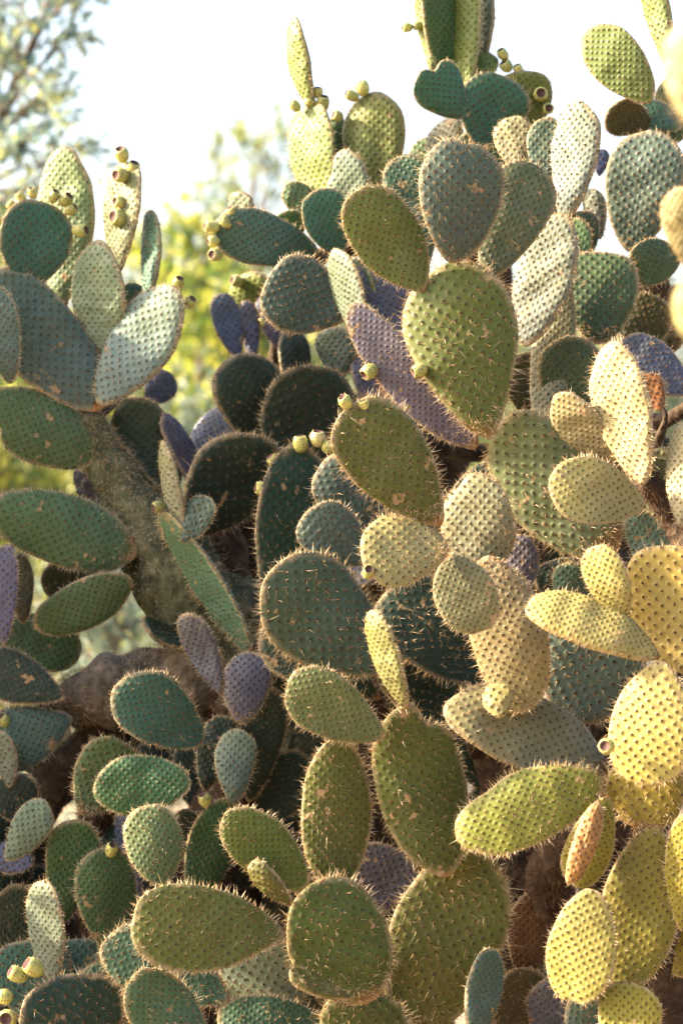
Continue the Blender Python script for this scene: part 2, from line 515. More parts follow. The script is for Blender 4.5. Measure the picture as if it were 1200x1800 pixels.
    F3 = np.vstack(F3)[:, ::-1]; F4 = np.vstack(F4)[:, ::-1]
    tt = np.clip(V[:, 2] / L, 0, 1)
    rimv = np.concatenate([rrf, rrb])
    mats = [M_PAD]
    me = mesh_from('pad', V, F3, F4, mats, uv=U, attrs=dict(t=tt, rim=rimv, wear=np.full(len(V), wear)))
    o = bpy.data.objects.new('pad', me)
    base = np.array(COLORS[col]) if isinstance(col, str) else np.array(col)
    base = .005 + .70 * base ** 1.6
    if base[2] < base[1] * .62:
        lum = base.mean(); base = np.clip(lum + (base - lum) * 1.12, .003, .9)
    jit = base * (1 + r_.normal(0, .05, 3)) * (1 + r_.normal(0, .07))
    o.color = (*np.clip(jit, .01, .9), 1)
    M = Matrix(((xr[0], -n[0], ax[0], B[0] - e.location[0]), (xr[1], -n[1], ax[1], B[1] - e.location[1]),
                (xr[2], -n[2], ax[2], B[2] - e.location[2]), (0, 0, 0, 1)))
    link(o, e); o.matrix_local = M
    # ---- spines: areoles on the lattice
    iu = np.arange(math.floor(U[:, 0].min()) - 1, math.ceil(U[:, 0].max()) + 2)
    iv = np.arange(math.floor(U[:, 1].min()) - 1, math.ceil(U[:, 1].max()) + 2)
    GU, GV = np.meshgrid(iu, iv); GU, GV = GU.ravel().astype(float), GV.ravel().astype(float)
    # nearest skin vertex to each lattice point (front), good to a millimetre or two
    P, Nn = [], []
    def areoles(Vs, us, vs_, rr, rmin, rmax, side):
        D = (us[None] - GU[:, None]) ** 2 + (vs_[None] - GV[:, None]) ** 2
        j = D.argmin(1); ok = (D[np.arange(len(j)), j] < .02) & (rr[j] > rmin) & (rr[j] < rmax)
        j = j[ok]
        p = Vs[j]
        nn = np.column_stack([p[:, 0] / (W / 2), np.full(len(j), side * 1.0), (p[:, 2] - L / 2) / (L / 2)])
        f = rr[j] ** 4 * .9
        nn[:, 0] *= f; nn[:, 2] *= f
        nn /= np.linalg.norm(nn, axis=1, keepdims=True)
        return p, nn
    p1, n1 = areoles(Vf, uf, vf, rrf, -1, .97, -1)
    p2, n2 = areoles(Vb, ub, vb, rrb, .62, .97, 1)
    P = np.vstack([p1, p2]); Nn = np.vstack([n1, n2])
    SP, SD, SL, SR = [], [], [], []
    GP, GD, GL, GR = [], [], [], []
    nface = 0
    scl = min(max(size / 150, .55), 1.15)
    spk = dict(L=.75, U=.65, D=.65, T=.75, M=.85, N=.9, C=.88, F=.88, R=.8).get(key, 1.0)
    if len(P):
        cnt = ns - 1 if sp > .4 else 2
        for q in range(cnt + 2):
            keep = r_.random(len(P)) < (.92 if q < cnt - 1 else .45)
            m = keep.sum()
            if not m: continue
            tang = np.column_stack([r_.normal(0, .62, m), np.zeros(m), r_.normal(-.45, .45, m)])
            dvec = Nn[keep] * r_.uniform(.45, 1.0, (m, 1)) + tang
            dvec /= np.linalg.norm(dvec, axis=1, keepdims=True)
            SP.append(P[keep] - Nn[keep] * .001); SD.append(dvec)
            SL.append(sp * spk * scl * np.clip(r_.lognormal(math.log(.0128), .42, m), .005, .034))
            SR.append(r_.uniform(.00040, .00066, m)); nface += m
        # tiny brown glochid tufts
        for q in range(5):
            m = len(P)
            dvec = Nn + r_.normal(0, .55, (m, 3)); dvec /= np.linalg.norm(dvec, axis=1, keepdims=True)
            GP.append(P - Nn * .001 + r_.normal(0, .0012, (m, 3))); GD.append(dvec); GL.append(r_.uniform(.003, .0065, m)); GR.append(r_.uniform(.0008, .0014, m))
    # dense bristles along the rim
    per = math.pi * (W + L) / 2
    m = int(per / .0016 * (.5 + .5 * min(sp, 1.2)))
    step = max(1, int(S * .62 / .0040))
    ang = r_.uniform(0, 2 * math.pi, m)
    nclu = max(10, int(per / (S * .62)))
    ang = (np.round(ang / (2 * math.pi) * nclu) / nclu * 2 * math.pi) + r_.normal(0, .16 / nclu * 2, m)
    rrad = np.full(m, 1.0) - np.abs(r_.normal(0, .022, m))
    side = np.where(r_.random(m) < .72, -1, 1)
    aa, bb = rrad * np.sin(ang), rrad * np.cos(ang)
    pf = surf(aa, bb, -1)[0]; pb = surf(aa, bb, 1)[0]
    p = np.where(side[:, None] < 0, pf, pb)
    keep = p[:, 2] > L * .05
    out = np.column_stack([np.sin(ang), side * np.clip(np.abs(r_.normal(0, .5, m)), 0, 1.2), np.cos(ang) * W / L + .0 * ang])
    out += r_.normal(0, .42, (m, 3))
    out /= np.linalg.norm(out, axis=1, keepdims=True)
    ll = np.clip(r_.lognormal(math.log(.0145), .45, m), .005, .036) * (.55 + .45 * sp) * scl
    SP.append(p[keep] - out[keep] * .001); SD.append(out[keep]); SL.append(ll[keep]); SR.append(r_.uniform(.00040, .00070, m)[keep])
    if wear >= .4:                                   # matted rusty bristles round the joint
        m = int(260 * wear)
        ang = math.pi + r_.normal(0, .55, m); rad = r_.uniform(.72, 1.0, m)
        sd_ = np.where(r_.random(m) < .7, -1, 1)
        p = np.where(sd_[:, None] < 0, surf(rad * np.sin(ang), rad * np.cos(ang), -1)[0], surf(rad * np.sin(ang), rad * np.cos(ang), 1)[0])
        dv = np.column_stack([np.sin(ang) * .8, sd_ * .7, np.full(m, -.1)]) + r_.normal(0, .5, (m, 3))
        dv /= np.linalg.norm(dv, axis=1, keepdims=True)
        SP.append(p - dv * .001); SD.append(dv); SL.append(r_.uniform(.006, .022, m)); SR.append(r_.uniform(.0005, .0008, m))
    SV, SF = cones(np.vstack(SP), np.vstack(SD), np.concatenate(SL), np.concatenate(SR))
    mi = np.zeros(len(SF), np.int32); mi[:nface * 3] = 2
    if GP:
        GV_, GF = cones(np.vstack(GP), np.vstack(GD), np.concatenate(GL), np.concatenate(GR))
        SF = np.vstack([SF, GF + len(SV)]); SV = np.vstack([SV, GV_]); mi = np.concatenate([mi, np.ones(len(GF), np.int32)])
    so = bpy.data.objects.new('spines', mesh_from('spines', SV, SF, None, [M_SPINE, M_TUFT, M_FSPINE], mat_idx3=mi, smooth=False))
    so['kind'] = 'stuff'
    link(so, o)
    # ---- dry corky hollow on one face
    Mi = M.inverted()
    # ---- fruits
    for f in fruits:
        fx, fy, sz = f[0], f[1], f[2]
        face = f[3] if len(f) > 3 else 0
        u2 = np.array([tx - bx, ty - by], float); l2 = np.dot(u2, u2)
        tp = np.dot(np.array([fx - bx, fy - by]), u2) / l2
        Yf = Yb + lean * min(max(tp, 0), 1.05) - (T * .5 if face else 0)
        wp = unproj(fx, fy, Yf)
        if face:
            dirw = n * .9 + np.array([-.25, -.35, .12])
        else:
            cc = B + (Tp - B) * min(max(tp, .35), .75)
            dirw = wp - cc
            dirw = dirw / np.linalg.norm(dirw) + np.array([-.12, -.45, 0])
        dirw = dirw / np.linalg.norm(dirw) + r_.normal(0, .12, 3); dirw /= np.linalg.norm(dirw)
        tint = f[4] if len(f) > 4 else 1.0
        make_fruit(o, M, e, wp, dirw, sz * .88 * PX * Yf, r_, tint if isinstance(tint, tuple) else tint * r_.uniform(.6, .95))
    samp = [B + ax * L * q for q in (.1, .3, .5, .7, .9, 1.0)]
    sa = r_.uniform(0, 6.28, 24)
    ring = surf(.96 * np.sin(sa), .96 * np.cos(sa), -1)[0]
    samp += [B + xr * q[0] - n * q[1] + ax * q[2] for q in ring]
    pl['pads'].append(dict(B=B, ax=ax, L=L, W=W, samp=np.array(samp), obj=o))
    return o

FRUIT_PROF = [(0, .0), (.36, .02), (.64, .12), (.86, .28), (.98, .48), (1.0, .66), (.93, .84), (.78, .97), (.68, 1.0), (.58, .97), (.42, .90), (.0, .86)]
def make_fruit(padobj, M, e, wp, dirw, size, r_, tint):
    seg = 14
    th = np.linspace(0, 2 * math.pi, seg, endpoint=False)
    V = []
    hh = size * r_.uniform(1.0, 1.32); rr = size * r_.uniform(.46, .56)
    for (r, z) in FRUIT_PROF[1:-1]:
        V.append(np.column_stack([rr * r * np.cos(th) * 1.0, rr * r * np.sin(th), np.full(seg, hh * (z - .5))]))
    V = np.vstack(V); V += r_.normal(0, size * .008, V.shape)
    nr = len(FRUIT_PROF) - 2
    V = np.vstack([V, [[0, 0, -hh * .5]], [[0, 0, hh * (.87 - .5)]]])
    k = np.arange(seg); k1 = (k + 1) % seg
    F4 = np.vstack([np.stack([i * seg + k, i * seg + k1, (i + 1) * seg + k1, (i + 1) * seg + k], 1) for i in range(nr - 1)])
    F3 = np.vstack([np.stack([k1, k, np.full(seg, nr * seg)], 1), np.stack([(nr - 1) * seg + k, (nr - 1) * seg + k1, np.full(seg, nr * seg + 1)], 1)])
    m4 = np.repeat(np.array([1 if i >= nr - 3 else 0 for i in range(nr - 1)]), seg)
    m3 = np.concatenate([np.zeros(seg), np.ones(seg)]).astype(int)
    nsp = 70
    ph = r_.uniform(0, 6.28, nsp); zz = r_.uniform(.15, .98, nsp)
    pr = np.interp(zz, [p[1] for p in FRUIT_PROF[:9]], [p[0] for p in FRUIT_PROF[:9]])
    sp_ = np.column_stack([rr * pr * np.cos(ph), rr * pr * np.sin(ph), hh * (zz - .5)])
    dd = np.column_stack([np.cos(ph), np.sin(ph), (zz - .4) * 1.2]) + r_.normal(0, .25, (nsp, 3)); dd /= np.linalg.norm(dd, axis=1, keepdims=True)
    SV, SF = cones(sp_, dd, r_.uniform(.002, .006, nsp), np.full(nsp, .0005))
    F3a = np.vstack([F3, SF + len(V)])
    m3 = np.concatenate([m3, np.full(len(SF), 2)])
    me = mesh_from('fruit', np.vstack([V, SV]), F3a, F4, [M_FRUIT, M_CUP, M_SPINE], m3, m4)
    o = bpy.data.objects.new('fruit', me)
    o.color = (tint, tint, tint * .95, 1) if not isinstance(tint, tuple) else (*tint, 1)
    q = Vector(dirw).to_track_quat('Z', 'Y').to_matrix().to_4x4()
    Wm = Matrix.Translation(Vector(wp) - e.location) @ q
    link(o, padobj)
    o.matrix_local = M.inverted() @ Wm

def stem(key, pts, mat=None, name='trunk', bump=.16, spines=True, seg=16, dens=1.0):
    """pts: (px, py, d, radius px) -> woody trunk or limb of a plant"""
    pl = PLANTS[key]; e = pl['obj']
    P = [unproj(x, y, Y0 + d) if y is not None else None for x, y, d, r in pts]
    for i, (x, y, d, r) in enumerate(pts):
        if y is None:                                  # run down into the ground
            Y = Y0 + d; P[i] = np.array([(x - 600) * PX * Y, Y, -.10])
    R = [r * PX * (Y0 + d) for x, y, d, r in pts]
    V, F4, F3, C, RR = tube(P, R, seg=seg, sub=7, bump=bump, seed=int(abs(pts[0][0])))
    o = bpy.data.objects.new(name, mesh_from(name, to_local(e, V), F3, F4, [mat or M_STEM]))
    link(o, e)
    pl['lines'].append((C, RR))
    if spines:
        ln_ = np.sum(np.linalg.norm(np.diff(C, axis=0), axis=1))
        m = int(ln_ * RR.mean() * 2 * math.pi * 9000 * dens)
        j = rng.integers(0, len(C) - 1, m); f = rng.random(m)[:, None]
        cc = C[j] * (1 - f) + C[j + 1] * f
        T = C[j + 1] - C[j]; T /= np.linalg.norm(T, axis=1, keepdims=True)
        d = rng.normal(size=(m, 3)); d -= T * np.sum(d * T, 1, keepdims=True); d /= np.linalg.norm(d, axis=1, keepdims=True)
        p = cc + d * RR[j][:, None] * .97
        dv = d + rng.normal(0, .55, (m, 3)) - T * .3; dv /= np.linalg.norm(dv, axis=1, keepdims=True)
        SV, SF = cones(to_local(e, p), dv, np.clip(rng.lognormal(math.log(.013), .5, m), .004, .035), rng.uniform(.0005, .0009, m))
        so = bpy.data.objects.new('spines', mesh_from('spines', SV, SF, None, [M_TUFT if mat in (None, M_STEM) else M_FSPINE], smooth=False))
        so['kind'] = 'stuff'; link(so, o)
    return o

# labels single out each plant
plant('L', 330, .55, 'prickly pear on a thick leaning grey-green trunk, fruit-topped pads at left edge')
plant('M', 300, .30, 'shaded prickly pear of dark teal pads filling the lower left')
plant('N', 130, .0, 'dark prickly pear in the bottom left corner with pale upright narrow pad')
plant('F', 640, -.15, 'olive green prickly pear at bottom centre with tall notched pad')
plant('C', 900, .05, 'large central prickly pear with big olive egg-shaped pad in the middle')
plant('U', 720, .60, 'tall prickly pear behind, yellow fruit on its sunlit pads against the sky')
plant('D', 470, .65, 'prickly pear with near-black round pads in deep shade behind the trunk')
plant('T', 1090, .40, 'upright prickly pear at upper right with half-shaded blue-green pads')
plant('R', 1150, -.30, 'sunlit yellow-green prickly pear at the right edge with drooping pads')
plant('B', 1330, -2.48, 'out of focus prickly pear close by, glowing pads cut by right edge')

# ================================================================== PADS
# ---- L: left plant
stem('L', [(560, None, .62, 85), (520, 1300, .60, 82), (430, 1140, .56, 98), (335, 1030, .52, 90), (262, 940, .50, 70), (222, 862, .50, 46), (184, 795, .50, 34), (152, 735, .50, 27)], M_TRUNK, dens=.6, bump=.24)
pad('L', 48, 514, 72, 352, 128, .50, 't', yaw=-8, fruits=[(22, 362, 20), (38, 348, 20), (58, 340, 20), (95, 346, 22), (115, 352, 24), (124, 369, 22), (140, 405, 26)], sp=.7)
pad('L', 112, 540, 121, 263, 100, .62, (.29, .345, .24), yaw=30, taper=.12, sp=.6)
pad('L', 204, 478, 222, 283, 62, .55, (.33, .35, .24), yaw=52, taper=.1, sp=.6, fruits=[(215, 273, 26), (214, 308, 30, 1), (234, 296, 24), (213, 355, 24, 1), (213, 384, 34, 1)])
pad('L', 184, 668, 170, 424, 92, .50, (.29, .345, .27), yaw=38, taper=.12, sp=.8, ripple=.0012)
pad('L', 262, 540, 268, 367, 32, .52, 'q', yaw=66, taper=.1)
pad('L', 236, 575, 232, 496, 52, .75, 't')
pad('L', 175, 712, 310, 512, 116, .44, (.29, .33, .33), yaw=30, lean=-.03, taper=.15, sp=.9, fruits=[(312, 500, 26), (333, 532, 24)])
pad('L', 176, 714, -22, 484, 150, .47, 'b', yaw=-5, taper=.03, sp=.9, ripple=.001)
pad('L', 20, 680, -12, 500, 70, .40, 'b', yaw=20)
pad('L', 182, 800, -38, 706, 122, .46, 'g', yaw=5, taper=.02, notch=[(-40, .28, 22)], sp=1.0)
pad('L', 262, 930, 244, 692, 128, .58, (.15, .20, .13), taper=.0, sp=.9, wear=.9)
pad('L', 258, 712, 300, 655, 58, .66, 'v')
pad('L', 240, 972, -12, 893, 132, .42, 'g', taper=.02, sp=1.1, wear=.6)
pad('L', 230, 1012, 62, 1102, 88, .36, 'g', yaw=-15, bend=-.08, sp=.8, taper=.02)
pad('L', 205, 985, 75, 1030, 75, .58, 'n')
pad('L', 195, 925, 130, 828, 34, .60, 'p', yaw=30)
pad('L', 205, 925, 155, 836, 34, .57, 'p', yaw=30)
pad('L', 5, 1135, 8, 958, 55, .32, 'p', yaw=20)
pad('L', 42, 1100, 32, 970, 48, .45, 'n')
pad('L', -20, 1100, 138, 1150, 105, .55, 'g', sp=1.2)
pad('L', 112, 1225, -40, 1165, 95, .34, 'd')
stem('L', [(450, 1170, .54, 62), (380, 1180, .52, 60), (300, 1190, .50, 60), (210, 1212, .48, 60), (130, 1228, .46, 44), (90, 1235, .44, 20)], M_LIMB, name='limb', bump=.28, dens=1.8)
pad('L', 128, 1262, -25, 1320, 112, .38, 'b', fruits=[(8, 1268, 24)])
pad('L', 22, 1385, 0, 1285, 42, .30, 'w', yaw=40)
stem('L', [(560, None, .7, 50), (420, 1300, .68, 46), (230, 1285, .60, 40), (120, 1240, .52, 30)], M_STEM)
stem('L', [(230, None, .7, 36), (60, 1480, .62, 36), (110, 1370, .56, 40), (215, 1280, .56, 40)], M_STEM)
pad('L', 448, 1145, 290, 895, 54, .30, 'q', yaw=64, lean=-.06, taper=.0, sp=.9, wear=.4)
pad('L', 318, 950, 282, 772, 32, .22, 'k', yaw=64, taper=.0, sp=.9, fruits=[(279, 890, 24, 0, .8)])
pad('L', 322, 955, 368, 873, 56, .20, 'b', yaw=20)
pad('L', 330, 1145, 250, 1088, 32, .40, 'd', yaw=-60)
# ---- D: dark middle plant
stem('D', [(470, None, .75, 60), (450, 1150, .72, 55), (430, 950, .70, 48), (470, 800, .66, 40), (480, 700, .66, 26)], M_STEM)
stem('D', [(390, None, .60, 50), (385, 1130, .58, 46), (395, 1000, .55, 44), (380, 900, .56, 30)], M_STEM, dens=.25)
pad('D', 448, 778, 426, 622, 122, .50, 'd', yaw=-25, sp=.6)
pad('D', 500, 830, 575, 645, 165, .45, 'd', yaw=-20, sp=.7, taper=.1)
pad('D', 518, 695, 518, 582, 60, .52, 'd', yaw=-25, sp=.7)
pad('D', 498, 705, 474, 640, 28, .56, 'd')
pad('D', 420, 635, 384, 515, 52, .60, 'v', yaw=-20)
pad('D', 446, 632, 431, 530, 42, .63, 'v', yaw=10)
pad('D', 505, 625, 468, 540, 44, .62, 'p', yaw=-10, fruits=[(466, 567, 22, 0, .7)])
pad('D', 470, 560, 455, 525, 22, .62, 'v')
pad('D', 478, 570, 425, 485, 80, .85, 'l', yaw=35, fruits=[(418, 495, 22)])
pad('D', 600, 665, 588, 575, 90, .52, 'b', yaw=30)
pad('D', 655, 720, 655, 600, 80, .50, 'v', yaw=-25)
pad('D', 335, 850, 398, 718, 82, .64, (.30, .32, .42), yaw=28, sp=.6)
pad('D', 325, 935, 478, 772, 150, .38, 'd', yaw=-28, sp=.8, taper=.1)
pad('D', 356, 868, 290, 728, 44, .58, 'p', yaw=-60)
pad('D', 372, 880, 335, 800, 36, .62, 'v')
# ---- U: upper rear plant
stem('U', [(740, None, .95, 60), (745, 900, .9, 56), (720, 600, .85, 48), (690, 430, .75, 36), (660, 310, .66, 22)], M_STEM)
stem('U', [(745, 900, .9, 48), (850, 560, .8, 44), (850, 330, .66, 34), (845, 240, .52, 22)], M_STEM)
pad('U', 572, 400, 541, 184, 80, .52, 'l', yaw=48, taper=.15, sp=.6, fruits=[(519, 187, 20), (545, 181, 24), (567, 184, 28), (558, 163, 20)])
pad('U', 541, 190, 507, 27, 38, .50, 'l', yaw=58, taper=.05, sp=.7)
pad('U', 535, 320, 520, 195, 34, .62, 'l', yaw=60)
pad('U', 660, 365, 650, 160, 108, .47, 'l', yaw=24, taper=.08, sp=.6, fruits=[(637, 156, 26, 0, 1.2), (619, 169, 22, 0, .8), (594, 204, 20), (696, 214, 22)])
pad('U', 598, 310, 594, 205, 46, .60, 'g')
pad('U', 622, 420, 609, 264, 76, .42, 'w', yaw=25, notch=[(-50, .15, 18)])
pad('U', 594, 452, 560, 334, 88, .32, 't', yaw=-10, sp=.8)
pad('U', 552, 392, 508, 322, 54, .50, 'g')
pad('U', 560, 442, 372, 402, 98, .36, 't', yaw=-5, sp=.7, taper=.1, fruits=[(373, 400, 26), (376, 424, 22), (380, 448, 26, 1), (398, 392, 22), (408, 373, 18)])
pad('U', 668, 360, 668, 290, 40, .55, 't')
pad('U', 432, 400, 421, 340, 48, .62, 'w', yaw=40)
pad('U', 795, 290, 775, 213, 80, .44, 'k', yaw=28, fruits=[(800, 238, 22, 1)])
pad('U', 846, 262, 880, 130, 124, .36, 't', yaw=-12, sp=.6, taper=.15)
pad('U', 905, 262, 925, 122, 104, .43, 'l', yaw=-15, sp=.7, fruits=[(884, 97, 22), (890, 117, 24), (911, 124, 20), (949, 166, 26, 1), (963, 191, 24, 1)])
pad('U', 815, 206, 742, 118, 92, .34, 't', yaw=-8, notch=[(18, .32, 16)], sp=.6)
pad('U', 785, 150, 768, -60, 68, .42, 'g', yaw=-35, taper=.1)
pad('U', 762, 130, 742, -50, 44, .40, 'l', yaw=40, fruits=[(716, 48, 18), (735, 45, 18)])
pad('U', 812, 190, 818, -70, 56, .40, 'l', yaw=45, taper=.08, sp=.7)
pad('U', 842, 130, 848, -60, 46, .44, 'w', yaw=48, taper=.05)
pad('U', 826, 165, 858, 93, 54, .39, 'l', yaw=20)
for bx_, by_, tx_, ty_, w_, d_, c_ in [(600, 440, 585, 330, 90, .56, 'g'), (690, 430, 690, 290, 100, .52, 'b'), (770, 350, 760, 235, 90, .52, 'g'), (850, 345, 845, 225, 100, .46, 't'), (930, 345, 935, 225, 90, .36, 'g'), (520, 430, 500, 370, 60, .5, 'g')]:
    pad('U', bx_, by_, tx_, ty_, w_, d_, c_, yaw=6, sp=.7)
# ---- T: upper right rear plant
stem('T', [(1090, None, .45, 62), (1060, 1150, .42, 58), (1030, 850, .34, 54), (1020, 700, .30, 40)], M_STEM)
stem('T', [(1030, 850, .36, 45), (1110, 650, .36, 40), (1140, 520, .36, 32), (1135, 420, .34, 24)], M_STEM)
pad('T', 1108, 446, 1148, 226, 134, .25, 'b', yaw=12, sp=.7, taper=.1)
pad('T', 1148, 178, 1030, 50, 94, .22, 'l', yaw=8, taper=.1, sp=.6)
pad('T', 1178, 120, 1138, -45, 48, .25, 'l', yaw=40)
pad('T', 1145, 222, 1066, 195, 68, .32, 'n', yaw=-15)
pad('T', 1195, 225, 1120, 188, 55, .30, 't', yaw=-15)
pad('T', 1165, 260, 1215, 130, 90, .34, 'g', yaw=-10)
pad('T', 1052, 604, 1052, 438, 134, .14, 'g', sp=.8, taper=.12, wear=.5, bluntness=.06)
pad('T', 1200, 440, 1108, 476, 84, .22, 'g', yaw=-5)
pad('T', 988, 505, 1012, 382, 72, .22, 'g', yaw=10)
pad('T', 1010, 790, 1005, 588, 118, .10, 'g', sp=1.0, wear=.6)
pad('T', 1215, 690, 1082, 608, 98, .05, 'v', yaw=-10, sp=.6)
pad('T', 1100, 620, 1150, 520, 110, .30, 'n', wear=.8)
pad('T', 1055, 420, 1035, 330, 40, .38, 'w', yaw=30)
pad('T', 1052, 310, 1060, 262, 26, .34, 'v')
# ---- C: central plant
stem('C', [(930, None, .34, 58), (905, 1500, .32, 54), (885, 1250, .26, 54), (890, 1060, .16, 50), (905, 950, .10, 36)], M_STEM)
stem('C', [(880, 1050, .12, 50), (760, 1000, .16, 44), (640, 1030, .2, 40), (560, 1080, .24, 34)], M_STEM)
stem('C', [(640, None, .35, 60), (650, 1300, .32, 56), (690, 1000, .28, 50), (720, 820, .24, 40), (690, 640, .22, 28)], M_STEM)
pad('C', 852, 775, 788, 463, 200, -.16, (.20, .235, .082), yaw=3, taper=.32, sp=1.2, wear=.7, ns=4, fruits=[(738, 651, 26)])
pad('C', 742, 512, 628, 334, 128, -.13, 'l', yaw=2, sp=.9, taper=.15)
pad('C', 806, 466, 812, 244, 148, -.20, 'b', yaw=-6, sp=1.1, taper=.16, notch=[(8, .07, 10), (45, .05, 14)], bluntness=.03)
pad('C', 852, 494, 940, 281, 122, -.09, (.20, .25, .16), yaw=2, sp=.9)
pad('C', 992, 392, 1021, 174, 80, .00, 'w', yaw=38, taper=.1, sp=.5)
pad('C', 918, 615, 990, 375, 100, .03, 'w', yaw=34, taper=.05, sp=.8)
pad('C', 750, 470, 708, 270, 98, .10, 't', yaw=8, sp=1.0)
pad('C', 906, 298, 897, 204, 66, .12, 'k', yaw=22, sp=.6)
pad('C', 960, 330, 958, 208, 68, .08, 'b', yaw=10, sp=.6)
pad('C', 612, 556, 464, 492, 136, .18, (.11, .17, .16), yaw=0, sp=.7, taper=.1)
pad('C', 648, 612, 588, 442, 56, .10, 'w', yaw=55, lean=.04, taper=.1, sp=.8)
pad('C', 660, 600, 622, 450, 44, .15, 'q', yaw=60, sp=.8)
pad('C', 700, 620, 655, 450, 112, .12, (.26, .255, .37), yaw=-15, sp=.9)
pad('C', 830, 790, 612, 540, 94, -.02, (.265, .245, .325), yaw=12, taper=-.02, sp=1.5, ns=4, fruits=[(650, 652, 28)], wear=.5)
pad('C', 955, 760, 985, 470, 74, .08, 'k', yaw=15, sp=1.3, taper=.0)
pad('C', 770, 920, 612, 712, 152, -.30, (.205, .230, .085), yaw=2, taper=.15, sp=1.0, wear=.5, fruits=[(608, 708, 26), (640, 712, 22)])
pad('C', 1080, 968, 872, 742, 182, -.06, (.27, .28, .185), yaw=8, taper=.0, sp=1.1, wear=1.0)
pad('C', 842, 1012, 836, 830, 130, -.16, 'k', yaw=16, sp=1.0, taper=.02, notch=[(-32, .16, 16)], wear=.7)
pad('C', 790, 968, 636, 964, 132, -.32, (.42, .38, .22), yaw=22, sp=.8, wear=.5, fruits=[(648, 1007, 28, 1)])
pad('C', 788, 978, 848, 1114, 108, -.30, (.33, .325, .21), yaw=6, sp=.7, taper=.0)
pad('C', 855, 975, 926, 1256, 134, -.22, (.38, .34, .23), yaw=14, sp=1.0, taper=.02, wear=.4)
pad('C', 882, 1264, 868, 1202, 56, -.28, (.42, .40, .24), yaw=10, sp=.25, space=9)
pad('C', 1070, 1348, 781, 1232, 130, -.20, (.34, .31, .21), yaw=26, sp=.6, taper=.02)
pad('C', 912, 1060, 915, 938, 66, -.06, 'p', yaw=10)
pad('C', 1036, 985, 940, 1030, 60, .06, 'd', sp=.6)
pad('C', 1000, 1280, 1065, 1090, 210, -.04, (.24, .31, .28), yaw=-4, sp=1.3)
pad('C', 648, 988, 534, 904, 106, -.04, 'b', yaw=-4, sp=.7, ripple=.0018)
pad('C', 735, 945, 560, 822, 130, .05, (.11, .17, .15), yaw=-6, sp=.8)
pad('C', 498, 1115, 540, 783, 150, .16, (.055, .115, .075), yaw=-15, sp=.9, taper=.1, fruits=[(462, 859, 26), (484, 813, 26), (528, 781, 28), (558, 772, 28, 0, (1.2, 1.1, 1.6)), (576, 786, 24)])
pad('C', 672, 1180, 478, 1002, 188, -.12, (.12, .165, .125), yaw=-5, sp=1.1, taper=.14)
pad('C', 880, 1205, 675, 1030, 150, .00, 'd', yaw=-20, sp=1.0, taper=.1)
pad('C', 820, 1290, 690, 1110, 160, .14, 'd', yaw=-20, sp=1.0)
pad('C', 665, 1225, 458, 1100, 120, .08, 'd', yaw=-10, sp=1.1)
pad('C', 790, 880, 900, 830, 80, .12, 'd')
pad('C', 690, 1010, 600, 1000, 60, .12, 'p', yaw=25)
pad('C', 1010, 1090, 1020, 990, 100, .02, 'b', sp=1.2)
pad('C', 1000, 900, 1060, 960, 90, .14, 'd')
# ---- M: lower left plant
stem('M', [(340, None, .36, 60), (330, 1650, .36, 56), (380, 1450, .34, 52), (420, 1330, .30, 40), (400, 1230, .26, 26)], M_STEM)
stem('M', [(300, None, .40, 50), (190, 1640, .42, 46), (160, 1480, .36, 36), (190, 1400, .32, 26)], M_STEM)
pad('M', 394, 1218, 326, 1077, 60, .12, 'p', yaw=30, sp=.9)
pad('M', 424, 1276, 440, 1143, 88, .14, 'p', yaw=8, sp=.9, wear=.5)
pad('M', 362, 1306, 203, 1203, 118, .02, (.095, .185, .145), yaw=-6, sp=.7, taper=.1)
pad('M', 342, 1370, 166, 1388, 106, -.02, (.10, .185, .10), yaw=0, sp=.6, taper=.1)
pad('M', 408, 1416, 418, 1279, 72, .08, 'w', yaw=5, sp=.7)
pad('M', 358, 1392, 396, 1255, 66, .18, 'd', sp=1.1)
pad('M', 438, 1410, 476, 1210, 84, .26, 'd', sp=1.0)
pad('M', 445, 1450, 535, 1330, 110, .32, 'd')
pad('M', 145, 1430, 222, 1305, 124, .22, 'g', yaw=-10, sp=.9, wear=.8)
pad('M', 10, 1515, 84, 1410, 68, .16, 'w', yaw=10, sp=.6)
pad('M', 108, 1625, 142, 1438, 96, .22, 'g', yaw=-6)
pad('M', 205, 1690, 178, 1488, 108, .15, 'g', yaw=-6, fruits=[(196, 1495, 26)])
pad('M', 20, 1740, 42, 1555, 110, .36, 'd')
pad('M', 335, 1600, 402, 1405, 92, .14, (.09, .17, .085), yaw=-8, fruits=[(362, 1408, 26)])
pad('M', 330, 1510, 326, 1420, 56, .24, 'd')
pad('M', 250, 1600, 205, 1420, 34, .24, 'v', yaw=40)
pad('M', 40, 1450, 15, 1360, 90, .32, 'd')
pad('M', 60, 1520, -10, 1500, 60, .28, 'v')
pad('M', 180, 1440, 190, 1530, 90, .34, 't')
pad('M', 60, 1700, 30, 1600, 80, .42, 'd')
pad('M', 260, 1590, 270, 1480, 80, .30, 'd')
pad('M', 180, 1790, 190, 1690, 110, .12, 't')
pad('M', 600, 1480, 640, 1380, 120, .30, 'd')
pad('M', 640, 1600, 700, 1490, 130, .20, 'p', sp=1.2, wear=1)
pad('M', 540, 1420, 520, 1330, 90, .40, 'n')
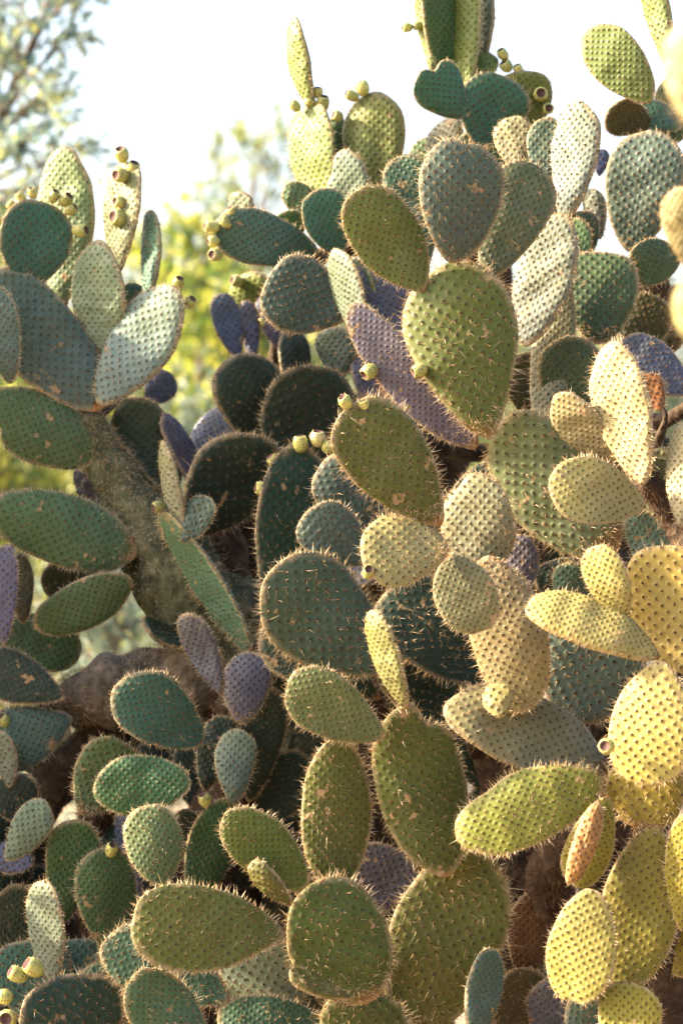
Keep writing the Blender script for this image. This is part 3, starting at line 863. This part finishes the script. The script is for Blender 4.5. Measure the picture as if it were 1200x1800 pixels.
# ---- N: bottom left corner plant
stem('N', [(150, None, .15, 55), (150, 1850, .12, 50)], M_STEM, dens=.4)
pad('N', 97, 1730, 74, 1544, 64, -.02, 'w', yaw=42, taper=.05, sp=.9)
pad('N', 150, 1910, 112, 1713, 205, -.15, (.06, .11, .075), yaw=-8, sp=.8, fruits=[(61, 1702, 34, 0, .95), (33, 1714, 32, 0, .95), (11, 1752, 28), (14, 1790, 34, 1)])
pad('N', 60, 1800, 50, 1650, 140, .12, 't', yaw=-5)
pad('N', 130, 1790, 150, 1648, 120, .16, 'b', yaw=-8)
# ---- F: bottom centre plant
stem('F', [(650, None, .0, 72), (650, 1900, -.05, 66), (655, 1810, -.14, 50)], M_STEM, dens=.5)
stem('F', [(790, None, .05, 80), (770, 1900, .0, 70), (745, 1820, -.10, 52)], M_STEM, dens=.5)
pad('F', 286, 1562, 258, 1414, 104, -.20, (.22, .27, .15), yaw=4, sp=.8, taper=.15)
pad('F', 499, 1644, 226, 1622, 152, -.30, (.245, .275, .085), yaw=8, sp=.8, taper=.12)
pad('F', 648, 1765, 548, 1548, 176, -.26, (.175, .215, .062), yaw=2, sp=1.0, taper=.02, wear=.8)
pad('F', 542, 1562, 396, 1428, 102, -.28, (.20, .235, .060), yaw=4, sp=1.0, taper=.06)
pad('F', 512, 1590, 438, 1516, 40, -.34, 'o', yaw=35, taper=.1, sp=.9)
pad('F', 586, 1562, 596, 1300, 128, -.20, (.19, .225, .058), yaw=0, sp=1.0, taper=.02)
pad('F', 772, 1536, 712, 1232, 160, -.22, col=(.175, .205, .062), lean=-.06, yaw=-4, sp=.9, taper=.02, notch=[(26, .22, 13)])
pad('F', 672, 1296, 506, 1198, 114, -.33, (.25, .265, .145), yaw=6, sp=.9, taper=.12)
pad('F', 710, 1248, 652, 1070, 50, -.31, (.34, .33, .19), yaw=48, taper=.06, sp=.7)
pad('F', 718, 1835, 838, 1492, 200, -.19, (.20, .215, .070), yaw=-6, sp=1.5, taper=.05, wear=1.0)
pad('F', 828, 1840, 866, 1666, 64, -.34, 'b', yaw=-35, sp=.9)
pad('F', 490, 1830, 440, 1640, 150, -.02, 'w', yaw=22, sp=.9)
pad('F', 614, 1758, 506, 1710, 38, -.36, 'o', yaw=30, sp=.9)
pad('F', 405, 1760, 186, 1655, 126, -.18, (.15, .24, .18), yaw=0, sp=1.3)
pad('F', 370, 1870, 236, 1716, 118, -.28, (.16, .26, .19), yaw=4, sp=1.4)
pad('F', 610, 1815, 380, 1785, 90, -.20, (.11, .19, .12), yaw=15, sp=1.4)
pad('F', 640, 1900, 640, 1745, 170, -.20, (.15, .18, .06), sp=1.2, wear=.9)
pad('F', 930, 1760, 925, 1570, 70, .14, (.20, .12, .05), yaw=0, sp=.8, wear=1)
pad('F', 880, 1830, 930, 1700, 90, .10, 'n', yaw=-20, sp=1.2, wear=1)
pad('F', 960, 1850, 990, 1720, 110, .12, 'p', yaw=-10, sp=1.0, wear=1)
# ---- R: right front plant
stem('R', [(1190, None, -.22, 66), (1170, 1850, -.22, 60), (1155, 1600, -.24, 50), (1150, 1440, -.28, 34)], M_STEM)
stem('R', [(1000, None, .24, 46), (990, 1720, .22, 40), (965, 1560, .14, 46), (1040, 1420, -.04, 44), (1130, 1330, -.24, 32)], M_STEM, dens=1.6)
stem('R', [(1210, 1300, -.25, 44), (1215, 1130, -.25, 40), (1215, 960, -.22, 34), (1165, 880, -.22, 24), (1130, 848, -.24, 16)], M_STEM)
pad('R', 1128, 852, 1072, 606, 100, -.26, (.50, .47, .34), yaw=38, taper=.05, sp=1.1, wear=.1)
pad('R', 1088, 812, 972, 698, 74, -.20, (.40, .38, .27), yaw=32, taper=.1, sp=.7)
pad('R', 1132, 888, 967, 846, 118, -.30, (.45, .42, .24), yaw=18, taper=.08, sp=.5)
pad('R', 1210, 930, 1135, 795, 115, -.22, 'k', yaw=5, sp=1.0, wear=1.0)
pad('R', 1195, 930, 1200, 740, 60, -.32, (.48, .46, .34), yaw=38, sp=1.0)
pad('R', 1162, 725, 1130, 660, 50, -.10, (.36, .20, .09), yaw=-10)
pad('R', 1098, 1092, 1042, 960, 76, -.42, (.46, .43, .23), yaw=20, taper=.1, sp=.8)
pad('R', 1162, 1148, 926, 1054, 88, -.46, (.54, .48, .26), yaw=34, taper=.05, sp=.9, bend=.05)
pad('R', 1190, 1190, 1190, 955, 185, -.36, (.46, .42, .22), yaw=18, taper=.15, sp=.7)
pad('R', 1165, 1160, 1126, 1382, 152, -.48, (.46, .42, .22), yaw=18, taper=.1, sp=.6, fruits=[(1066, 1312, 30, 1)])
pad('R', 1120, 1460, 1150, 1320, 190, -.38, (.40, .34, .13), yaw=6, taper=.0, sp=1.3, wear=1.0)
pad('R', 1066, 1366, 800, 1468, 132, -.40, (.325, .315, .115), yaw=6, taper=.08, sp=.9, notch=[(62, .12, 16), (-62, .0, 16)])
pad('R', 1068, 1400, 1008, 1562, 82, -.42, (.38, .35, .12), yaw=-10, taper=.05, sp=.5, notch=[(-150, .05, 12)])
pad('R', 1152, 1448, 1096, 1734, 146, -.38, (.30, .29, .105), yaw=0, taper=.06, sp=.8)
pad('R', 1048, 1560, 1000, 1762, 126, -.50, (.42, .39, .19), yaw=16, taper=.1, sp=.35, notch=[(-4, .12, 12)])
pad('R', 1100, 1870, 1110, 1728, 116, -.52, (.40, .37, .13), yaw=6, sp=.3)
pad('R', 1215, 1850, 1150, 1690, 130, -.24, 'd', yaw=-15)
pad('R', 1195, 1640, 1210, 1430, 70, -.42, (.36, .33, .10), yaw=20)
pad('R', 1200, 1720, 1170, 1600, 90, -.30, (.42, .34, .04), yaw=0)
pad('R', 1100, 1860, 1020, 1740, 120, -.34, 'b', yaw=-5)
pad('R', 1175, 1040, 1135, 880, 104, -.08, (.25, .32, .29), sp=1.2)
pad('R', 1100, 1030, 1095, 900, 70, .0, 'v', sp=1.0)
pad('R', 1052, 1408, 1002, 1556, 44, -.455, (.44, .30, .16), yaw=4, taper=.0, sp=.3, ripple=.002)
# ---- B: blurred foreground plant
stem('B', [(1330, None, -2.48, 60), (1325, 1100, -2.48, 55), (1300, 800, -2.48, 50), (1280, 640, -2.48, 36)], M_STEM)
stem('B', [(1300, 800, -2.46, 46), (1310, 500, -2.46, 40), (1265, 250, -2.46, 30)], M_STEM)
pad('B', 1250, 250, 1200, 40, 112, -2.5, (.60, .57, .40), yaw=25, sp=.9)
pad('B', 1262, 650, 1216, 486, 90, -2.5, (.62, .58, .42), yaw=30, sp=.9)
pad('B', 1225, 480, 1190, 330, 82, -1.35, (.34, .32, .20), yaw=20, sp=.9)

# ---- filler pads added deep in the thicket; dark tint deepens shade in the gaps
for k_, bx_, by_, tx_, ty_, w_, d_, c_ in [
    ('M', 60, 1640, 70, 1520, 120, .55, 'd'), ('M', 0, 1590, 10, 1480, 110, .50, 'd'), ('M', 160, 1560, 150, 1440, 110, .50, 'd'),
    ('M', 520, 1560, 500, 1430, 130, .50, 'd'), ('M', 420, 1560, 450, 1470, 110, .45, 'd'), ('M', 560, 1420, 580, 1290, 120, .50, 'd'),
    ('M', 250, 1420, 300, 1310, 110, .50, 'd'), ('M', 30, 1760, 0, 1660, 110, .45, 'd'), ('M', 300, 1700, 270, 1600, 120, .35, 'd'),
    ('C', 850, 1390, 835, 1280, 120, .30, 'd'), ('C', 900, 1470, 850, 1370, 120, .30, 'd'), ('C', 930, 740, 925, 620, 90, .35, 'n'),
    ('C', 1040, 920, 1050, 840, 110, .30, 'd'), ('C', 880, 1640, 880, 1520, 130, .45, 'd'), ('C', 950, 1660, 960, 1540, 130, .50, 'd'),
    ('C', 740, 1040, 760, 920, 110, .35, 'd'), ('C', 960, 1060, 950, 930, 110, .35, 'd'), ('T', 1150, 900, 1130, 760, 120, .40, 'd'),
    ('T', 940, 560, 950, 450, 80, .45, 'g'), ('T', 1015, 470, 1025, 370, 66, .34, 'b'), ('T', 1085, 640, 1095, 545, 110, .40, 'g'), ('T', 1190, 400, 1195, 270, 100, .42, 'g'), ('T', 960, 430, 965, 320, 80, .40, 't'), ('T', 1130, 545, 1120, 460, 90, .42, 'g'), ('T', 1180, 620, 1170, 500, 110, .45, 'n'), ('D', 440, 1080, 430, 950, 120, .85, 'd'),
    ('D', 620, 800, 610, 690, 120, .75, 'd'), ('M', 165, 1420, 150, 1280, 140, .72, 'n'), ('M', 20, 1640, 10, 1490, 150, .62, 'd'), ('M', 345, 1430, 372, 1290, 120, .50, 'd'), ('L', 100, 1380, 60, 1270, 140, .74, 'n'), ('L', 20, 1560, 10, 1430, 130, .66, 'd'), ('M', 10, 1830, 20, 1720, 110, .3, 'd'), ('D', 720, 640, 720, 530, 110, .70, 'v'), ('L', 60, 1470, 70, 1370, 120, .75, 'd')]:
    pad(k_, bx_, by_, tx_, ty_, w_, d_, c_, yaw=-12, sp=.8)

# ------------------------------------------------------------------ limbs for pads whose joint lies in the thicket
def auto_limbs():
    for key, pl in PLANTS.items():
        e = pl['obj']
        lines = pl['lines']
        for i, p in enumerate(pl['pads']):
            others = [q['samp'] for j, q in enumerate(pl['pads']) if j != i] + [l[0] for l in lines]
            allp = np.vstack(others)
            dmin = np.min(np.linalg.norm(allp - p['B'], axis=1))
            if dmin < .11: continue
            best = None
            for C, RR in lines:
                dd = np.linalg.norm(C - p['B'], axis=1) + 1.2 * np.clip(C[:, 2] - p['B'][2], 0, 9) * 2
                j = dd.argmin()
                if best is None or dd[j] < best[0]: best = (dd[j], C[j], RR[j])
            t = best[1]
            mid = p['B'] * .6 + t * .4 + np.array([0, .12, -.06])
            r0 = min(.015, p['W'] * .10)
            V, F4, F3, C, RR = tube([t, mid, p['B'] - p['ax'] * .02, p['B'] + p['ax'] * .02], [.030, .022, r0, r0 * .8], seg=10, sub=5, bump=.14, seed=i)
            o = bpy.data.objects.new('limb', mesh_from('limb', to_local(e, V), F3, F4, [M_STEM]))
            link(o, e)
auto_limbs()

# ------------------------------------------------------------------ background trees and shrubs
def leaf_cloud(P, D, Ln, Wd, r_):
    """flat pointed leaves, 4 verts each, slightly folded"""
    m = len(P)
    ref = r_.normal(size=(m, 3)); A = np.cross(D, ref); A /= np.linalg.norm(A, axis=1, keepdims=True) + 1e-9
    Bn = np.cross(D, A)
    V = np.zeros((m, 4, 3))
    V[:, 0] = P
    V[:, 1] = P + D * Ln[:, None] * .5 + A * Wd[:, None] * .5 + Bn * Wd[:, None] * .12
    V[:, 2] = P + D * Ln[:, None]
    V[:, 3] = P + D * Ln[:, None] * .5 - A * Wd[:, None] * .5 + Bn * Wd[:, None] * .12
    F = np.arange(m)[:, None] * 4 + np.array([[0, 1, 2, 3]])
    return V.reshape(-1, 3), F

def tree(px, topy, Y, rx, label, mats, n_br, per, leaf, seed, name='tree', cat='tree', group=None, trunk_r=.07, low=.25, droop=.1, up=.5, base_px=None, spread_k=.16):
    r_ = np.random.default_rng(seed)
    x = (px - 600) * PX * Y; H = CAM_Z + (900 - topy) * PX * Y
    bx = x if base_px is None else (base_px - 600) * PX * Y
    e = bpy.data.objects.new(name, None); e.location = (bx, Y, 0)
    e['label'] = label; e['category'] = cat
    if group: e['group'] = group
    link(e); e.empty_display_size = .2
    ox = x - bx
    trunk_pts = [(0, 0, -.15), (ox * .2 + r_.normal(0, .05), r_.normal(0, .05), H * low), (ox * .6 + r_.normal(0, .1), r_.normal(0, .1), H * .55), (ox, r_.normal(0, .1), H * .9)]
    parts = []
    V, F4, F3, C, RR = tube(trunk_pts, [trunk_r * 1.3, trunk_r, trunk_r * .6, trunk_r * .2], seg=9, sub=6, bump=.12, seed=seed)
    parts.append((V, F4, F3))
    LP, LD, LL, LW = [], [], [], []
    for b in range(n_br):
        f = r_.uniform(.15, 1) ** .8
        j = int(np.clip(f * (len(C) - 1), len(C) * low * .6, len(C) - 1))
        az = r_.uniform(0, 2 * math.pi)
        reach = rx * r_.uniform(.45, 1.1) * (1.05 - .55 * max(f - .55, 0) / .45)
        end = C[j] + np.array([math.cos(az) * reach, math.sin(az) * reach * .8, reach * up * r_.uniform(.2, 1.3)])
        end[2] = min(end[2], H * r_.uniform(.86, 1.03)); end[2] = max(end[2], .15)
        mid = (C[j] + end) / 2 + r_.normal(0, reach * .1, 3) + np.array([0, 0, reach * droop])
        rr = max(RR[j] * .35, .006)
        v, f4, f3, bc, br = tube([C[j], mid, end], [rr, rr * .6, rr * .2], seg=5, sub=5)
        parts.append((v, f4, f3))
        k = int(per * r_.uniform(.6, 1.4))
        q = r_.uniform(.25, 1.0, k); jj = np.clip((q * (len(bc) - 1)).astype(int), 0, len(bc) - 2)
        p = bc[jj] + (bc[jj + 1] - bc[jj]) * r_.random((k, 1))
        spread = rx * spread_k * (1.1 - .5 * q)[:, None]
        p = p + r_.normal(0, 1, (k, 3)) * spread
        p[:, 2] = np.maximum(p[:, 2], .03)
        d = r_.normal(0, .7, (k, 3)) + (bc[jj + 1] - bc[jj]) / (np.linalg.norm(bc[jj + 1] - bc[jj], axis=1, keepdims=True) + 1e-6) * .7 + np.array([0, 0, up * .4])
        d /= np.linalg.norm(d, axis=1, keepdims=True)
        LP.append(p); LD.append(d); LL.append(leaf[0] * r_.uniform(.6, 1.4, k)); LW.append(leaf[1] * r_.uniform(.6, 1.4, k))
    V, F4, F3 = join_parts(parts)
    link(bpy.data.objects.new('trunk', mesh_from('trunk', V, F3, F4, [M_BARK])), e)
    V, F = leaf_cloud(np.vstack(LP), np.vstack(LD), np.concatenate(LL), np.concatenate(LW), r_)
    c = bpy.data.objects.new('crown', mesh_from('crown', V, None, F, [mats], smooth=False))
    c['kind'] = 'stuff'
    link(c, e)
    return e

def branchy(Y, label, mat, trunk, tr, branches, per, leaf, spread, seed, group=None):
    """an open tree drawn limb by limb; leaves crowd along the outer part of every limb"""
    r_ = np.random.default_rng(seed)
    P = lambda q, dy=0: np.array([(q[0] - 600) * PX * Y, Y + dy, -.15]) if q[1] is None else unproj(q[0], q[1], Y) + np.array([0, dy, 0])
    T = [P(q) for q in trunk]
    e = bpy.data.objects.new('tree', None); e.location = (T[0][0], Y, 0)
    e['label'] = label; e['category'] = 'tree'
    if group: e['group'] = group
    link(e); e.empty_display_size = .2
    off = np.array(e.location)
    v, f4, f3, C, RR = tube([t - off for t in T], np.linspace(tr, tr * .2, len(T)), seg=9, sub=6, bump=.1, seed=seed)
    parts = [(v, f4, f3)]; LP, LD, LL, LW = [], [], [], []
    lines = [(C, .45)]
    for b in branches:
        dy = r_.uniform(-.5, .5)
        pts = [P(q, dy * i / (len(b) - 1)) - off for i, q in enumerate(b)]
        v, f4, f3, bc, br = tube(pts, np.linspace(tr * .3, tr * .06, len(pts)), seg=5, sub=5)
        parts.append((v, f4, f3)); lines.append((bc, .2))
        for k_ in range(3):                            # side twigs
            j = r_.integers(len(bc) // 3, len(bc) - 1)
            d = (bc[min(j + 1, len(bc) - 1)] - bc[j]); d = d / (np.linalg.norm(d) + 1e-6) * .6 + r_.normal(0, .55, 3)
            en = bc[j] + d * r_.uniform(.12, .3)
            v, f4, f3, tc_, _ = tube([bc[j], (bc[j] + en) / 2 + r_.normal(0, .015, 3), en], [tr * .09, tr * .06, tr * .03], seg=4, sub=4)
            parts.append((v, f4, f3)); lines.append((tc_, .15))
    for bc, lo in lines[1:]:
        ln_ = np.sum(np.linalg.norm(np.diff(bc, axis=0), axis=1))
        k = max(6, int(per * ln_))
        q = r_.uniform(lo, 1, k) * (len(bc) - 1.001); j = q.astype(int)
        t = bc[j + 1] - bc[j]
        p = bc[j] + t * (q - j)[:, None] + r_.normal(0, spread * .5, (k, 3)) * r_.random((k, 1))
        d = t / (np.linalg.norm(t, axis=1, keepdims=True) + 1e-6) * .7 + r_.normal(0, .6, (k, 3)); d /= np.linalg.norm(d, axis=1, keepdims=True)
        LP.append(p); LD.append(d); LL.append(leaf[0] * r_.uniform(.6, 1.3, k)); LW.append(leaf[1] * r_.uniform(.6, 1.3, k))
    V, F4, F3 = join_parts(parts)
    link(bpy.data.objects.new('trunk', mesh_from('trunk', V, F3, F4, [M_BARK])), e)
    V, F = leaf_cloud(np.vstack(LP), np.vstack(LD), np.concatenate(LL), np.concatenate(LW), r_)
    c = bpy.data.objects.new('crown', mesh_from('crown', V, None, F, [mat], smooth=False))
    c['kind'] = 'stuff'; link(c, e)

M_BARK = make_bark_mat('tree_bark', (.05, .035, .025), (.13, .10, .075), (.22, .18, .14), 9)
LF_Y = make_leaf_mat('yellow_green_leaf', (.035, .08, .025), (.15, .20, .03), (.56, .53, .09))
LF_G = make_leaf_mat('green_leaf', (.05, .10, .03), (.09, .15, .04), (.20, .22, .06))
LF_T = make_leaf_mat('mixed_narrow_leaf', (.08, .14, .15), (.15, .23, .22), (.36, .37, .10))
LF_B = make_leaf_mat('grey_green_leaf', (.10, .15, .12), (.16, .21, .17), (.24, .28, .17))

branchy(11.0, 'airy tree with loose narrow grey-green leaves at upper left against the sky', LF_T,
    [(-330, None), (-230, 800), (-120, 480), (-20, 250), (40, 120), (110, -60), (150, -260)], .05,
    [[(-60, 330), (20, 250), (60, 215)], [(-20, 250), (60, 190), (100, 150)], [(0, 210), (70, 130), (125, 70), (160, 95)], [(20, 150), (80, 60), (150, 20)],
     [(-60, 340), (40, 320), (110, 250), (150, 228)], [(-80, 400), (10, 360), (70, 320), (150, 240)], [(-60, 300), (-10, 160), (0, 40), (20, -40)], [(30, 130), (40, 40), (60, -40)],
     [(60, 60), (100, 0), (150, -40)], [(-90, 420), (-20, 300), (10, 300)], [(-30, 260), (10, 120), (90, 20)], [(-40, 280), (40, 270), (90, 235)], [(20, 150), (60, 140), (95, 185)], [(-60, 320), (0, 210), (40, 205)],
     [(-60, 350), (30, 300), (40, 275)], [(-20, 250), (0, 90), (30, 60)]], 62, (.085, .028), .06, 21)
tree(-60, 250, 14, .9, 'leafy yellow-green tree low on the left behind the fruit-topped pads', LF_Y, 60, 80, (.075, .04), 22, group='background trees', trunk_r=.06)
tree(300, 268, 17, .9, 'yellow-green bushy tree behind the gap left of centre', LF_Y, 44, 40, (.11, .07), 23, group='background trees')
tree(368, 300, 16, .7, 'small lime-green tree behind the gap, right of the narrow edge-on pad', LF_Y, 34, 38, (.11, .07), 43, group='background trees')
tree(435, 300, 18.5, .7, 'taller green tree in the gap below the feathery shoots', LF_Y, 38, 40, (.11, .06), 24, group='background trees', up=1.3, spread_k=.09)
branchy(17.5, 'feathery upright shoots behind the gap, left of the sunlit fruiting pads', LF_Y,
    [(450, None), (452, 700), (450, 420), (440, 330)], .05,
    [[(450, 420), (395, 330), (378, 275), (392, 258)], [(450, 400), (440, 300), (425, 240), (418, 212)], [(445, 350), (455, 290), (430, 235)], [(450, 400), (490, 300), (488, 195)],
     [(450, 400), (515, 320), (500, 235)], [(450, 430), (360, 360), (345, 300)], [(450, 400), (470, 310), (460, 250)], [(450, 430), (420, 340), (400, 300)]], 46, (.09, .026), .035, 25, group='background trees')
tree(380, 430, 15, .9, 'low bright yellow shrub in the gap beside purple pads', LF_Y, 34, 36, (.11, .07), 26, 'shrub', 'shrub', 'background shrubs', trunk_r=.04, low=.1)
tree(330, 620, 13, .7, 'pale grey-green shrub below the bright yellow one in the gap', LF_B, 45, 60, (.08, .04), 27, 'shrub', 'shrub', 'background shrubs', trunk_r=.03, low=.1)
tree(60, 640, 15, 1.1, 'sunlit yellow shrub seen under the left grey pad', LF_Y, 60, 60, (.09, .06), 28, 'shrub', 'shrub', 'background shrubs', trunk_r=.04, low=.1)
tree(210, 900, 10, .5, 'small grey-green shrub on the ground under the leaning trunk', LF_B, 40, 80, (.05, .025), 29, 'shrub', 'shrub', 'background shrubs', trunk_r=.02, low=.1)
tree(130, 560, 24, 1.6, 'dark green tree far behind the leaning trunk', LF_G, 80, 90, (.10, .05), 30, group='background trees')
tree(560, 470, 25, 1.8, 'far green tree behind the central pads', LF_G, 80, 90, (.10, .05), 31, group='background trees')
tree(980, 500, 22, 1.8, 'far green tree behind the right-hand pads', LF_G, 80, 90, (.10, .05), 32, group='background trees')
tree(-250, 480, 20, 1.6, 'far green tree beyond the left edge', LF_G, 80, 90, (.10, .05), 33, group='background trees')
tree(-620, 185, 5.98, .50, 'dense green shrub, unseen beyond the left edge, set to shade the lower left pads', LF_G, 150, 170, (.07, .045), 34, 'shrub', 'shrub', 'background shrubs', trunk_r=.05, low=.1)  # shade caster added out of frame for the lower left
tree(-520, 300, 6.85, .55, 'second dense shrub, unseen beyond the left edge, set for shade behind the first', LF_G, 130, 150, (.07, .045), 35, 'shrub', 'shrub', 'background shrubs', trunk_r=.05, low=.1)  # added to widen that shade over the rear plants

# unseen trees added around the viewpoint to cut sky light on the thicket
for i_, (x_, y_, h_, r_x) in enumerate([(-5.5, -6.5, 4.0, 2.0), (-1.5, -7, 4.0, 2.0), (2.2, -6.5, 3.8, 2.0), (5.2, -5, 3.8, 2.0), (7.5, -1, 4.0, 2.0), (8, 3.4, 4.0, 2.0)]):
    where = ['far left of', 'just left of', 'just right of', 'further right of', 'level with', 'forward and right of'][i_]
    tree(600 + x_ / (PX * y_), 900 - (h_ - CAM_Z) / (PX * y_), y_, r_x, 'tall dense green tree added out of view to cut sky light, %s the viewpoint' % where, LF_G, 120, 80, (.30, .17), 60 + i_, group='added trees out of view', trunk_r=.14, low=.15)
